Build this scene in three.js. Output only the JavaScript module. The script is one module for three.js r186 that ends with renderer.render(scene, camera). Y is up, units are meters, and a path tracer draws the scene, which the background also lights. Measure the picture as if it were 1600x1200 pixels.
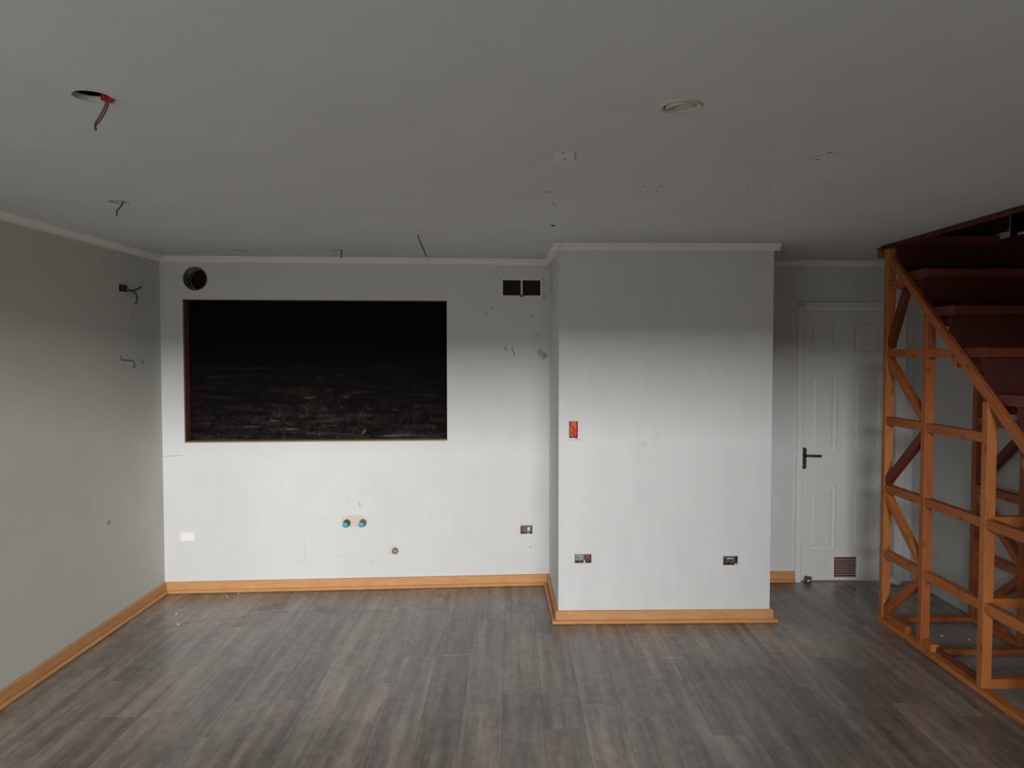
import * as THREE from 'three';
import { mergeGeometries } from 'three/addons/utils/BufferGeometryUtils.js';
import { RectAreaLightUniformsLib } from 'three/addons/lights/RectAreaLightUniformsLib.js';

// ---------------------------------------------------------------- camera, sky, sun, daylight, exposure
// World: x to the right, y up, "d" is the depth into the room (z = -d). Camera stands at x = 0, d = 0.
const scene = new THREE.Scene();
const camera = new THREE.PerspectiveCamera(52.75, 4 / 3, 0.05, 200);
camera.position.set(0, 1.707, 0);
camera.rotation.order = 'YXZ';
camera.rotation.set(THREE.MathUtils.degToRad(-2.183), 0, 0);

const renderer = new THREE.WebGLRenderer({ antialias: true });
renderer.toneMapping = THREE.LinearToneMapping;
renderer.toneMappingExposure = 1.0;
renderer.shadowMap.enabled = true;
renderer.shadowMap.type = THREE.PCFSoftShadowMap;

scene.background = new THREE.Color().setRGB(0.80, 0.90, 1.0);
scene.backgroundIntensity = 0.3;

RectAreaLightUniformsLib.init();
// Low bright strip of overcast sky over the yard, to the right behind the viewer. The head of the glazed front cuts it off
// from the upper parts of the walls, its right jamb from the passage and the stairs.
const SKY_D = -12, SKY_H = 4.0;
const skyStrip = new THREE.RectAreaLight(new THREE.Color().setRGB(1.0, 0.985, 0.97), 60, 11, 1.4);
skyStrip.position.set(1.2, SKY_H, -SKY_D);
skyStrip.lookAt(0, 1.2, -5);
scene.add(skyStrip);
// the rest of the daylight that comes in through the open front, strongest in its left third, away from the stairs
const daylight = new THREE.RectAreaLight(new THREE.Color().setRGB(1.0, 0.985, 0.96), 1.3, 1.4, 2.2);
daylight.position.set(-1.75, 1.2, 0.62);
daylight.lookAt(-1.75, 1.2, -5);
scene.add(daylight);

// ---------------------------------------------------------------- helpers
let seed = 7;
const rnd = () => { seed = (seed + 0x6d2b79f5) | 0; let t = Math.imul(seed ^ (seed >>> 15), 1 | seed); t = (t + Math.imul(t ^ (t >>> 7), 61 | t)) ^ t; return ((t ^ (t >>> 14)) >>> 0) / 4294967296; };
const hash = (a, b = 0) => { let h = Math.imul(a | 0, 374761393) + Math.imul(b | 0, 668265263); h = Math.imul(h ^ (h >>> 13), 1274126177); return ((h ^ (h >>> 16)) >>> 0) / 4294967296; };
const smooth = (t) => t * t * (3 - 2 * t), lerp = (a, b, t) => a + (b - a) * t, clamp = (x, a = 0, b = 1) => Math.min(b, Math.max(a, x));
const noise = (x, y) => { const i = Math.floor(x), j = Math.floor(y), u = smooth(x - i), v = smooth(y - j); return lerp(lerp(hash(i, j), hash(i + 1, j), u), lerp(hash(i, j + 1), hash(i + 1, j + 1), u), v); };
const fbm = (x, y, n = 4) => { let s = 0, a = 0.5, t = 0; for (let k = 0; k < n; k++) { s += a * noise(x, y); t += a; x = x * 2.03 + 17.1; y = y * 2.03 + 9.7; a *= 0.5; } return s / t; };

// a canvas whose pixels come from fn(x, y) with x to the right and y UP, both 0..1, as [r, g, b] 0..255; draw() may add marks
function canvasTexture(w, h, fn, draw) {
  const c = document.createElement('canvas'); c.width = w; c.height = h;
  const g = c.getContext('2d'), im = g.createImageData(w, h);
  for (let j = 0; j < h; j++) for (let i = 0; i < w; i++) {
    const p = fn((i + 0.5) / w, 1 - (j + 0.5) / h), k = 4 * (j * w + i);
    im.data[k] = clamp(p[0], 0, 255); im.data[k + 1] = clamp(p[1], 0, 255); im.data[k + 2] = clamp(p[2], 0, 255); im.data[k + 3] = 255;
  }
  g.putImageData(im, 0, 0);
  if (draw) draw(g, w, h);
  const t = new THREE.CanvasTexture(c);
  t.colorSpace = THREE.SRGBColorSpace; t.wrapS = t.wrapT = THREE.RepeatWrapping; t.magFilter = THREE.LinearFilter; t.anisotropy = 8;
  return t;
}
const std = (o) => new THREE.MeshStandardMaterial({ roughness: 0.85, ...o });

function put(name, geo, m, parent, userData) {
  const o = new THREE.Mesh(geo, m); o.name = name; o.castShadow = o.receiveShadow = true;
  if (userData) o.userData = userData;
  (parent || scene).add(o);
  return o;
}
function thing(name, label, category, position, turn = 0, group) {
  const o = new THREE.Group(); o.name = name; o.position.set(...position); o.rotation.y = turn;
  o.userData = { label, category }; if (group) o.userData.group = group;
  scene.add(o); return o;
}
function setting(name, position = [0, 0, 0], turn = 0, label) {
  const o = new THREE.Group(); o.name = name; o.position.set(...position); o.rotation.y = turn;
  o.userData = { kind: 'structure' }; if (label) o.userData.label = label;
  scene.add(o); return o;
}
const ST = (label) => (label ? { kind: 'structure', label } : { kind: 'structure' });

// a bar with chamfered long edges, from x = 0 to L, h tall (y), w wide (z); u runs along it in metres
function barGeometry(L, w, h, c = 0.002) {
  const a = h / 2, b = w / 2, P = [[a, -b + c], [a, b - c], [a - c, b], [-a + c, b], [-a, b - c], [-a, -b + c], [-a + c, -b], [a - c, -b]];
  const pos = [], nor = [], uv = []; let v0 = 0;
  const s0 = hash(Math.round(L * 1e4), Math.round(w * 1e4 + h * 3e4)) * 3;
  for (let k = 0; k < 8; k++) {
    const p = P[k], q = P[(k + 1) % 8], len = Math.hypot(q[0] - p[0], q[1] - p[1]), ny = -(q[1] - p[1]) / len * -1, nz = (q[0] - p[0]) / len * -1;
    const v1 = v0 + len;
    pos.push(0, p[0], p[1], 0, q[0], q[1], L, q[0], q[1], 0, p[0], p[1], L, q[0], q[1], L, p[0], p[1]);
    for (let i = 0; i < 6; i++) nor.push(0, ny, nz);
    uv.push(s0, v0, s0, v1, s0 + L, v1, s0, v0, s0 + L, v1, s0 + L, v0);
    v0 = v1;
  }
  for (const [x, s] of [[0, -1], [L, 1]]) for (let k = 1; k < 7; k++) {
    const t = s < 0 ? [P[0], P[k + 1], P[k]] : [P[0], P[k], P[k + 1]];
    for (const p of t) { pos.push(x, p[0], p[1]); nor.push(s, 0, 0); uv.push(s0 + p[0], p[1] + 0.4); }
  }
  const g = new THREE.BufferGeometry();
  g.setAttribute('position', new THREE.Float32BufferAttribute(pos, 3));
  g.setAttribute('normal', new THREE.Float32BufferAttribute(nor, 3));
  g.setAttribute('uv', new THREE.Float32BufferAttribute(uv, 2));
  return g;
}
// lays a bar between two points (in the parent's own space)
function bar(name, p0, p1, w, h, m, parent, c = 0.002, up = [0, 1, 0]) {
  const a = new THREE.Vector3(...p0), b = new THREE.Vector3(...p1), X = b.clone().sub(a), L = X.length(); X.normalize();
  let U = new THREE.Vector3(...up); if (Math.abs(U.dot(X)) > 0.99) U = new THREE.Vector3(0, 0, 1);
  const Z = X.clone().cross(U).normalize(), Y = Z.clone().cross(X);
  const o = put(name, barGeometry(L, w, h, c), m, parent);
  o.quaternion.setFromRotationMatrix(new THREE.Matrix4().makeBasis(X, Y, Z)); o.position.copy(a);
  return o;
}
const boxAt = (w, h, d, x = 0, y = 0, z = 0) => new THREE.BoxGeometry(w, h, d).translate(x, y, z);
const rectPath = (x0, y0, x1, y1) => new THREE.Path([[x0, y0], [x0, y1], [x1, y1], [x1, y0]].map((p) => new THREE.Vector2(...p)));
const rectShape = (x0, y0, x1, y1) => new THREE.Shape([[x0, y0], [x1, y0], [x1, y1], [x0, y1]].map((p) => new THREE.Vector2(...p)));
const ring = (x, y, r) => { const p = new THREE.Path(); p.absarc(x, y, r, 0, Math.PI * 2, true); return p; };
// a slab in wall space: u along the wall, h up, front face at z = 0
function slab(L, H, t, holes = [], y0 = 0) {
  const s = rectShape(0, y0, L, H); s.holes = holes;
  return new THREE.ExtrudeGeometry(s, { depth: t, bevelEnabled: false, curveSegments: 40 }).translate(0, 0, -t);
}
function tube(points, r, seg = 24, sides = 7) {
  return new THREE.TubeGeometry(new THREE.CatmullRomCurve3(points.map((p) => new THREE.Vector3(...p))), seg, r, sides, false);
}
const line = (X0, d0, X1, d1) => ({ at: [X0, 0, -d0], turn: Math.atan2(d1 - d0, X1 - X0), L: Math.hypot(X1 - X0, d1 - d0), X0, d0, ux: (X1 - X0) / Math.hypot(X1 - X0, d1 - d0), ud: (d1 - d0) / Math.hypot(X1 - X0, d1 - d0) });
// world position of (u, h, z) in the space of a wall line
const on = (w, u, h, z = 0) => [w.X0 + u * w.ux + z * w.ud, h, -(w.d0 + u * w.ud) + z * w.ux];

// ---------------------------------------------------------------- the room's plan
const H = 2.4;
const LEFT = line(-2.484, -0.7, -2.484, 5.484);
const BACK = line(-2.484, 5.484, 0.9, 5.7416);
const ALCOVE = line(0.9, 5.742, 3.0, 5.78);
const COLUMN = line(0.2944, 4.867, 1.6475, 4.896);
const RIGHT = line(3.0, 5.78, 3.0, -0.7);
const FRONT = line(3.0, -0.7, -2.484, -0.7);
const backDepth = (x) => (x < 0.9 ? 5.484 + (x + 2.484) * 0.0761 : 5.742 + (x - 0.9) * 0.0181);

// ---------------------------------------------------------------- materials
const paint = (base, amount, scale, u0 = 0) => (x, y) => {
  const n = (fbm(x * scale + u0, y * scale * 0.5 + 3, 4) - 0.5) * amount + (hash(Math.floor(x * 4000), Math.floor(y * 4000) + 5) - 0.5) * amount * 0.35;
  return [base[0] * (1 + n), base[1] * (1 + n), base[2] * (1 + n)];
};
const WALL = [214, 215, 215];
function blotch(g, x, y, rx, ry, col, n = 14) {
  for (let k = 0; k < n; k++) {
    g.fillStyle = col; g.beginPath();
    g.ellipse(x + (rnd() - 0.5) * rx, y + (rnd() - 0.5) * ry, rx * (0.08 + rnd() * 0.22), ry * (0.08 + rnd() * 0.22), rnd() * 3, 0, 7); g.fill();
  }
}
function stroke(g, pts, width, col) { g.strokeStyle = col; g.lineWidth = width; g.lineCap = 'round'; g.beginPath(); pts.forEach((p, i) => (i ? g.lineTo(...p) : g.moveTo(...p))); g.stroke(); }

function wallTexture(L, w, h, u0, marks, base = WALL) {
  const t = canvasTexture(w, h, paint(base, 0.035, 24, u0), (g) => marks && marks(g, (u, y) => [u / L * w, (1 - y / H) * h], w / L));
  t.repeat.set(1 / L, 1 / H);
  return t;
}
const backTexture = wallTexture(BACK.L, 2048, 1440, 0, (g, P, S) => {
  const mark = (pts, w, col) => stroke(g, pts.map((p) => P(...p)), w * S, col);
  mark([[0.0, 0.979], [0.06, 0.985], [0.137, 0.99]], 0.003, 'rgba(120,108,96,.55)');
  mark([[0.982, 0.43], [0.985, 0.33], [0.989, 0.2]], 0.002, 'rgba(110,110,110,.35)');
  mark([[2.49, 1.755], [2.51, 1.70]], 0.006, 'rgba(90,84,78,.7)');
  mark([[1.38, 0.63], [1.383, 0.605]], 0.005, 'rgba(110,108,106,.7)');
  mark([[1.30, 0.64], [1.302, 0.628]], 0.003, 'rgba(110,108,106,.5)');
  mark([[2.62, 0.285], [2.635, 0.286]], 0.006, 'rgba(120,100,92,.7)');
  for (const [u, y] of [[2.455, 1.74], [2.44, 1.752], [2.34, 2.05], [2.30, 2.01], [2.61, 2.0], [2.64, 1.99]]) blotch(g, ...P(u, y), 0.022 * S, 0.03 * S, 'rgba(105,100,94,.2)', 6);
  blotch(g, ...P(2.715, 1.71), 0.07 * S, 0.06 * S, 'rgba(120,114,108,.22)', 16);
  blotch(g, ...P(2.68, 1.84), 0.04 * S, 0.04 * S, 'rgba(120,114,108,.16)', 8);
  for (let k = 0; k < 46; k++) blotch(g, ...P(0.1 + rnd() * 2.6, 0.15 + rnd() * 0.85), (0.02 + rnd() * 0.05) * S, (0.008 + rnd() * 0.02) * S, 'rgba(150,150,148,.05)', 5);
  for (const [u, y] of [[0.96, 0.21], [1.45, 0.2], [1.25, 0.24], [1.55, 0.22], [2.25, 0.28], [1.42, 0.72], [1.5, 0.75]]) blotch(g, ...P(u, y), 0.06 * S, 0.015 * S, 'rgba(135,135,133,.09)', 8);
  // grubby edges round the two vent openings
  blotch(g, ...P(2.72, 2.19), 0.05 * S, 0.16 * S, 'rgba(140,132,120,.07)', 20);
  for (const [u, y] of [[2.412, 2.258], [2.412, 2.126], [2.712, 2.258]]) blotch(g, ...P(u, y), 0.02 * S, 0.014 * S, 'rgba(60,40,34,.6)', 6);
});
const leftTexture = wallTexture(LEFT.L, 2048, 800, 40, (g, P, S) => {
  const U = (d) => d + 0.7;
  stroke(g, [P(U(4.915), 1.694), P(U(4.93), 1.672), P(U(5.08), 1.665)], 0.012 * S, 'rgba(70,72,58,.6)');
  blotch(g, ...P(U(5.212), 1.663), 0.04 * S, 0.03 * S, 'rgba(70,70,64,.5)', 8);
  blotch(g, ...P(U(5.08), 1.635), 0.05 * S, 0.035 * S, 'rgba(84,84,78,.5)', 8);
  blotch(g, ...P(U(4.736), 0.678), 0.03 * S, 0.05 * S, 'rgba(120,116,112,.6)', 8);
  blotch(g, ...P(U(5.1), 1.98), 0.06 * S, 0.05 * S, 'rgba(130,112,108,.12)', 8);
  for (let k = 0; k < 30; k++) blotch(g, ...P(3 + rnd() * 3.1, 0.1 + rnd() * 1.6), 0.09 * S, 0.05 * S, 'rgba(150,152,140,.025)', 6);
}, [202, 202, 194]);
const columnTexture = wallTexture(COLUMN.L, 768, 1400, 80, (g, P, S) => {
  blotch(g, ...P(0.52, 1.12), 0.08 * S, 0.05 * S, 'rgba(170,166,162,.08)', 8);
  stroke(g, [P(0.08, 1.165), P(0.12, 1.172), P(0.15, 1.165)], 0.004 * S, 'rgba(140,136,134,.6)');
});
const plainTexture = wallTexture(2.1, 512, 512, 120);
const rightTexture = wallTexture(2.1, 512, 512, 160, (g, P, S) => { for (let k = 0; k < 20; k++) blotch(g, ...P(rnd() * 2.1, rnd() * 2.4), 0.2 * S, 0.15 * S, 'rgba(150,152,156,.10)', 6); });

const M = {
  back: std({ map: backTexture, roughness: 0.8 }), left: std({ map: leftTexture, roughness: 0.8 }), column: std({ map: columnTexture, roughness: 0.8 }),
  plain: std({ map: plainTexture, roughness: 0.85 }), right: std({ map: rightTexture, roughness: 0.85 }),
  cornice: std({ color: 0xeeede7, roughness: 0.75 }), white: std({ color: 0xe9e9e4, roughness: 0.45 }),
  door: std({ color: 0xdfe0dd, roughness: 0.5 }), casing: std({ color: 0xe2e2de, roughness: 0.55 }),
  dark: std({ color: 0x14110f, roughness: 0.9 }), darkBrown: std({ color: 0x241210, roughness: 0.9 }), bronze: std({ color: 0x4a4238, roughness: 0.45, metalness: 0.7 }),
  steel: std({ color: 0x8d8f8e, roughness: 0.35, metalness: 0.9 }), teal: std({ color: 0x1aa6b8, roughness: 0.4 }), brass: std({ color: 0x6b5438, roughness: 0.45, metalness: 0.6 }),
  beige: std({ color: 0xcdbfae, roughness: 0.9 }), pipe: std({ color: 0xa79a78, roughness: 0.6 }), orange: std({ color: 0xd2591f, roughness: 0.55 }), orange2: std({ color: 0x9c2f16, roughness: 0.6 }),
  red: std({ color: 0xb02318, roughness: 0.5 }), redwire: std({ color: 0x8f4440, roughness: 0.6 }), grey: std({ color: 0x8f9094, roughness: 0.6 }), darkgrey: std({ color: 0x4d4a4a, roughness: 0.7 }), wire: std({ color: 0x4a463e, roughness: 0.6 }),
  whitewire: std({ color: 0xd8d8d2, roughness: 0.5 }), concrete: null,
};

// pine: u along the grain in metres, v across in metres (texture tile 1 m x 0.4 m)
function pine(c0, c1, s) {
  const t = canvasTexture(512, 256, (x, y) => {
    const wob = fbm(x * 5, y * 5 + s, 3) * 1.6, g = 0.5 + 0.5 * Math.sin((y * 34 + wob * 5) * 1.7), f = fbm(x * 10, y * 180 + s, 2), b = fbm(x * 4 + s, y * 3, 3);
    const k = clamp(0.2 * g + 0.5 * f + 0.7 * (b - 0.5) + 0.12);
    return [lerp(c0[0], c1[0], k), lerp(c0[1], c1[1], k), lerp(c0[2], c1[2], k)];
  }, (g, w, h) => { for (let k = 0; k < 5; k++) { const x = rnd() * w, y = rnd() * h; for (let r = 9; r > 2; r -= 2) { g.fillStyle = `rgba(90,44,20,${0.12 + 0.1 * (9 - r) / 7})`; g.beginPath(); g.ellipse(x, y, r * 1.5, r, 0, 0, 7); g.fill(); } } });
  t.repeat.set(1, 2.5);
  return t;
}
const pineA = pine([208, 134, 70], [174, 98, 46], 3), pineB = pine([214, 166, 112], [186, 128, 76], 40), pineC = pine([84, 30, 17], [58, 19, 11], 71), pineD = pine([194, 116, 60], [156, 82, 40], 90), pineE = pine([128, 62, 34], [92, 40, 22], 120);
const W = {
  frame: [std({ map: pineA, roughness: 0.65 }), std({ map: pineD, roughness: 0.65 })],
  base: std({ map: pineB, roughness: 0.5 }), riser: std({ map: pineC, roughness: 0.6 }), tread: std({ map: pineE, roughness: 0.6 }), brace: std({ map: pineE, roughness: 0.65 }),
};

// ---------------------------------------------------------------- floor: base slab and vinyl planks
const PW = 0.19, PL = 1.22, PX0 = -0.615;
const colOf = (x) => Math.floor((x - PX0) / PW), colShift = (c) => hash(c, 77) * PL;
const FX0 = -2.6, FXW = 5.7, FD0 = 2.4, FDW = 3.5;
const floorTexture = canvasTexture(2048, 1280, (x, y) => {
  const X = FX0 + x * FXW, d = FD0 + y * FDW, c = colOf(X), r = Math.floor((d - colShift(c)) / PL), o = hash(c, r) * 60;
  const grain = fbm(X * 85 + o, d * 5 + o, 3) - 0.5, coarse = fbm(X * 24 + o, d * 1.3 + o * 2, 3) - 0.5, scrape = fbm(X * 30, d * 22 + o, 3) - 0.5, wear = fbm(X * 2.2 + 5, d * 2.2, 4) - 0.5;
  const tone = 1 + (hash(c * 7 + 1, r * 13 + 4) - 0.5) * 0.2;
  const k = tone * (1 + grain * 0.2 + coarse * 0.5 + scrape * 0.24 + wear * 0.26), warm = wear * 5 + (hash(c, r * 3 + 9) - 0.5) * 4;
  return [130 * k + warm, 120 * k, 112 * k - warm * 0.7];
}, (g, w, h) => {
  const P = (X, d) => [(X - FX0) / FXW * w, (1 - (d - FD0) / FDW) * h], S = w / FXW;
  // dirt left along the line of a removed unit, and stains by the back wall
  const trail = [[-2.239, 4.734], [-2.043, 4.883], [-1.782, 4.955], [-1.568, 5.067], [-1.363, 5.093], [-1.144, 5.067], [-0.937, 5.093], [-0.685, 5.119], [-0.429, 5.132]];
  for (let i = 0; i + 1 < trail.length; i++) for (let k = 0; k < 60; k++) {
    const t = rnd(), X = lerp(trail[i][0], trail[i + 1][0], t), d = lerp(trail[i][1], trail[i + 1][1], t);
    blotch(g, ...P(X + (rnd() - 0.5) * 0.03, d + (rnd() - 0.5) * 0.035), 0.035 * S, 0.025 * S, 'rgba(62,52,40,.13)', 3);
  }
  for (let k = 0; k < 700; k++) { const X = -2.42 + Math.pow(rnd(), 1.7) * 1.6, d = 4.35 + rnd() * 1.15; blotch(g, ...P(X, d), 0.07 * S, 0.06 * S, 'rgba(84,72,52,.055)', 4); }
  for (const [X, d, a, n] of [[-1.58, 5.23, 0.12, 22], [-1.62, 5.17, 0.16, 20], [-0.49, 5.42, 0.1, 20], [-0.47, 5.36, 0.08, 12], [0.1, 5.2, 0.12, 8], [-1.25, 5.12, 0.2, 14]]) blotch(g, ...P(X, d), a * S, a * 0.8 * S, 'rgba(58,48,38,.22)', n);
  const lipHighlight = (pts, wd, a) => stroke(g, pts.map((p) => P(...p)), wd * S, `rgba(226,226,224,${a})`);  // painted highlights where raised plank ends catch the light
  lipHighlight([[-0.425, 4.326], [-0.235, 4.352]], 0.006, 0.85); lipHighlight([[-0.235, 4.352], [-0.232, 4.2]], 0.003, 0.5); lipHighlight([[-0.425, 4.326], [-0.423, 4.19]], 0.003, 0.35);
  lipHighlight([[0.84, 4.3], [0.97, 4.305]], 0.006, 0.75); lipHighlight([[0.715, 3.59], [0.79, 3.59]], 0.003, 0.4);
  for (let k = 0; k < 260; k++) { g.fillStyle = 'rgba(200,198,192,.35)'; const p = P(FX0 + rnd() * FXW, FD0 + rnd() * FDW); g.fillRect(p[0], p[1], 1 + rnd() * 2, 1 + rnd()); }
});
const concreteTexture = canvasTexture(512, 512, (x, y) => { const k = 0.8 + 0.4 * fbm(x * 9, y * 9, 5) + (hash(x * 900, y * 900) - 0.5) * 0.08; return [172 * k, 171 * k, 168 * k]; });
M.concrete = std({ map: concreteTexture, roughness: 0.95 });
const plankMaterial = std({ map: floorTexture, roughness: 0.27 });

const floor = put('floor', new THREE.BoxGeometry(5.9, 0.12, 6.9).translate(0.26, -0.072, -2.55), M.concrete, null, ST('grey brown wood look plank floor'));
function rectMinus(list, [a0, b0, a1, b1]) {
  const out = [];
  for (const [x0, d0, x1, d1] of list) {
    if (x1 <= a0 || x0 >= a1 || d1 <= b0 || d0 >= b1) { out.push([x0, d0, x1, d1]); continue; }
    if (x0 < a0) out.push([x0, d0, a0, d1]);
    if (x1 > a1) out.push([a1, d0, x1, d1]);
    const m0 = Math.max(x0, a0), m1 = Math.min(x1, a1);
    if (d0 < b0) out.push([m0, d0, m1, b0]);
    if (d1 > b1) out.push([m0, b1, m1, d1]);
  }
  return out;
}
for (let c = colOf(-2.484); c <= colOf(2.995); c++) {
  const x0 = Math.max(PX0 + c * PW, -2.482), x1 = Math.min(PX0 + (c + 1) * PW, 2.998), end = backDepth((x0 + x1) / 2) - 0.002;
  for (let r = -3; r < 6; r++) {
    const d0 = Math.max(-0.7, colShift(c) + r * PL), d1 = Math.min(end, colShift(c) + (r + 1) * PL);
    if (d1 - d0 < 0.02) continue;
    let list = rectMinus([[x0, d0, x1, d1]], [0.292, 4.866, 1.65, 6]);
    list = rectMinus(list, [2.345, 1.7, 3.1, 4.95]);
    for (const [a, b, e, f] of list) {
      if (e - a < 0.01 || f - b < 0.01) continue;
      const g = barGeometry(f - b - 0.0006, e - a - 0.0006, 0.012, 0.0004).rotateY(Math.PI / 2).translate((a + e) / 2, -0.006, -(b + 0.0003));
      const p = g.attributes.position, uv = g.attributes.uv;
      for (let i = 0; i < p.count; i++) uv.setXY(i, (p.getX(i) - FX0) / FXW, (-p.getZ(i) - FD0) / FDW);
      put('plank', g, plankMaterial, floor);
    }
  }
}

// ---------------------------------------------------------------- walls
const boxHole = (u0, h0, u1, h1) => rectPath(u0, h0, u1, h1);
const OPEN = [0.154, 1.077, 2.017, 2.097];                         // boarded opening in the back wall
const VENT = [2.416, 2.131, 2.707, 2.254], DUCT = [0.243, 2.243, 0.082], BOX_BACK = [2.553, 0.381, 2.643, 0.445];
const backWall = put('wall_back', slab(BACK.L, H + 0.3, 0.2, [boxHole(...OPEN), boxHole(...VENT), ring(...DUCT), boxHole(...BOX_BACK)]), M.back, null, ST('white painted back wall with a boarded opening'));
backWall.position.set(...BACK.at); backWall.rotation.y = BACK.turn;

const LBOX = [0.7 + 4.915, 2.108, 0.7 + 5.02, 2.15];
const leftWall = put('wall_left', slab(LEFT.L, H + 0.3, 0.2, [boxHole(...LBOX)]), M.left, null, ST('grey white painted left wall'));
leftWall.position.set(...LEFT.at); leftWall.rotation.y = LEFT.turn;

const BOX_ORANGE = [0.065, 1.182, 0.121, 1.287], BOX_ONE = [0.104, 0.383, 0.21, 0.441], BOX_TWO = [1.051, 0.365, 1.146, 0.423];
const columnWall = put('wall_column', mergeGeometries([
  slab(COLUMN.L, H + 0.1, 0.06, [boxHole(...BOX_ORANGE), boxHole(...BOX_ONE), boxHole(...BOX_TWO)]),
  slab(COLUMN.L, H + 0.1, 0.79).translate(0, 0, -0.06),
]), M.column, null, ST('white boxed column with bare socket boxes'));
columnWall.position.set(...COLUMN.at); columnWall.rotation.y = COLUMN.turn;

const DOOR = [1.266, 0.0, 1.968, 2.05];
const alcoveShape = new THREE.Shape([[0, 0], [DOOR[0], 0], [DOOR[0], DOOR[3]], [DOOR[2], DOOR[3]], [DOOR[2], 0], [ALCOVE.L, 0], [ALCOVE.L, H + 0.3], [0, H + 0.3]].map((p) => new THREE.Vector2(...p)));
const alcoveWall = put('wall_alcove', new THREE.ExtrudeGeometry(alcoveShape, { depth: 0.15, bevelEnabled: false }).translate(0, 0, -0.15), M.plain, null, ST('grey wall of the dim passage beside the column'));
alcoveWall.position.set(...ALCOVE.at); alcoveWall.rotation.y = ALCOVE.turn;

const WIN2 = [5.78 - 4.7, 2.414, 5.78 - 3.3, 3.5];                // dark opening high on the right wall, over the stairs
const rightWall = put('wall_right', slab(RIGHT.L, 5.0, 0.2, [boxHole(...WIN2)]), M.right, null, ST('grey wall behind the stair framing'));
rightWall.position.set(...RIGHT.at); rightWall.rotation.y = RIGHT.turn;

const frontWall = put('wall_front', slab(FRONT.L, H + 0.3, 0.2, [boxHole(1.5, 0.02, 5.46, 2.36)]), M.plain, null, ST('wall behind the viewer with a wide open glazed front'));
frontWall.position.set(...FRONT.at); frontWall.rotation.y = FRONT.turn;

// ceiling board with the holes of removed lamps, and the floor slab of the storey above
const LAMP_HOLES = [[-1.13, 2.11, 0.047], [-1.79, 3.558, 0.044], [-1.81, 5.184, 0.048], [-1.163, 5.184, 0.036]], LAMP = [0.47, 2.19, 0.05];
const ceilingPlan = () => new THREE.Shape([[-2.6, -0.85], [3.1, -0.85], [3.1, 1.9], [2.372, 1.9], [2.372, 5.0], [3.1, 5.0], [3.1, 5.95], [-2.6, 5.95]].map((p) => new THREE.Vector2(...p)));
const cs = ceilingPlan(); cs.holes = [...LAMP_HOLES, LAMP].map((h) => ring(...h)); cs.holes.push(ring(-0.546, 4.521, 0.006));
const CD0 = 1.3, CDW = 4.6;
const ceilingTexture = canvasTexture(2048, 1650, (x, y) => {
  const n = (fbm(x * 30, y * 26, 4) - 0.5) * 0.035 + (hash(x * 2048, y * 1650) - 0.5) * 0.03; return [215 * (1 + n), 218 * (1 + n), 219 * (1 + n)];
}, (g, w, h) => {
  const P = (X, d) => [(X - FX0) / FXW * w, (1 - (d - CD0) / CDW) * h], S = w / FXW;
  for (const X of [-1.55]) stroke(g, [P(X, 1.3), P(X + 0.01, 3.2), P(X, 5.9)], 0.03 * S, 'rgba(236,236,232,.14)');
  g.fillStyle = 'rgba(240,240,238,.4)'; g.beginPath(); [[0.145, 2.68], [0.215, 2.675], [0.228, 2.80], [0.15, 2.81]].forEach((p, i) => (i ? g.lineTo(...P(...p)) : g.moveTo(...P(...p)))); g.fill();
  stroke(g, [P(0.215, 2.675), P(0.228, 2.80)], 0.004 * S, 'rgba(96,96,94,.8)');
  const dot = (X, d, r) => { g.fillStyle = 'rgba(24,20,18,.92)'; g.beginPath(); g.ellipse(...P(X, d), r * S, r * S, 0, 0, 7); g.fill(); };
  for (const [X, d] of [[0.178, 2.694], [0.189, 2.782], [0.543, 3.222], [0.544, 3.322], [0.615, 3.222], [0.615, 3.322], [0.991, 3.271], [1.08, 3.271], [1.089, 2.686], [1.085, 2.782], [0.148, 3.335], [0.181, 3.558], [0.203, 3.649], [0.173, 4.229], [0.171, 4.17]]) dot(X, d, 0.0055);
  dot(0.219, 4.187, 0.014); dot(0.222, 4.21, 0.012); stroke(g, [P(0.14, 3.335), P(0.162, 3.338)], 0.008 * S, 'rgba(40,34,30,.8)');
  stroke(g, [P(1.05, 2.8), P(1.075, 2.72), P(1.1, 2.69), P(1.14, 2.695)], 0.004 * S, 'rgba(90,80,72,.55)'); stroke(g, [P(0.181, 3.558), P(0.203, 3.649)], 0.003 * S, 'rgba(60,50,46,.6)');
});
const ceilingMaterial = std({ map: ceilingTexture, roughness: 0.9 });
const ceiling = put('ceiling', new THREE.ExtrudeGeometry(cs, { depth: 0.015, bevelEnabled: false, curveSegments: 40 }), ceilingMaterial, null, ST('flat white ceiling with holes of removed lamps'));
{ const p = ceiling.geometry.attributes.position, uv = ceiling.geometry.attributes.uv; for (let i = 0; i < p.count; i++) uv.setXY(i, (p.getX(i) - FX0) / FXW, (p.getY(i) - CD0) / CDW); }
ceiling.rotation.x = -Math.PI / 2; ceiling.position.y = H;
const upper = put('floor_upper', new THREE.ExtrudeGeometry(ceilingPlan(), { depth: 0.075, bevelEnabled: false }), M.plain, null, ST('floor slab of the storey above'));
upper.rotation.x = -Math.PI / 2; upper.position.y = 2.592;

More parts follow.
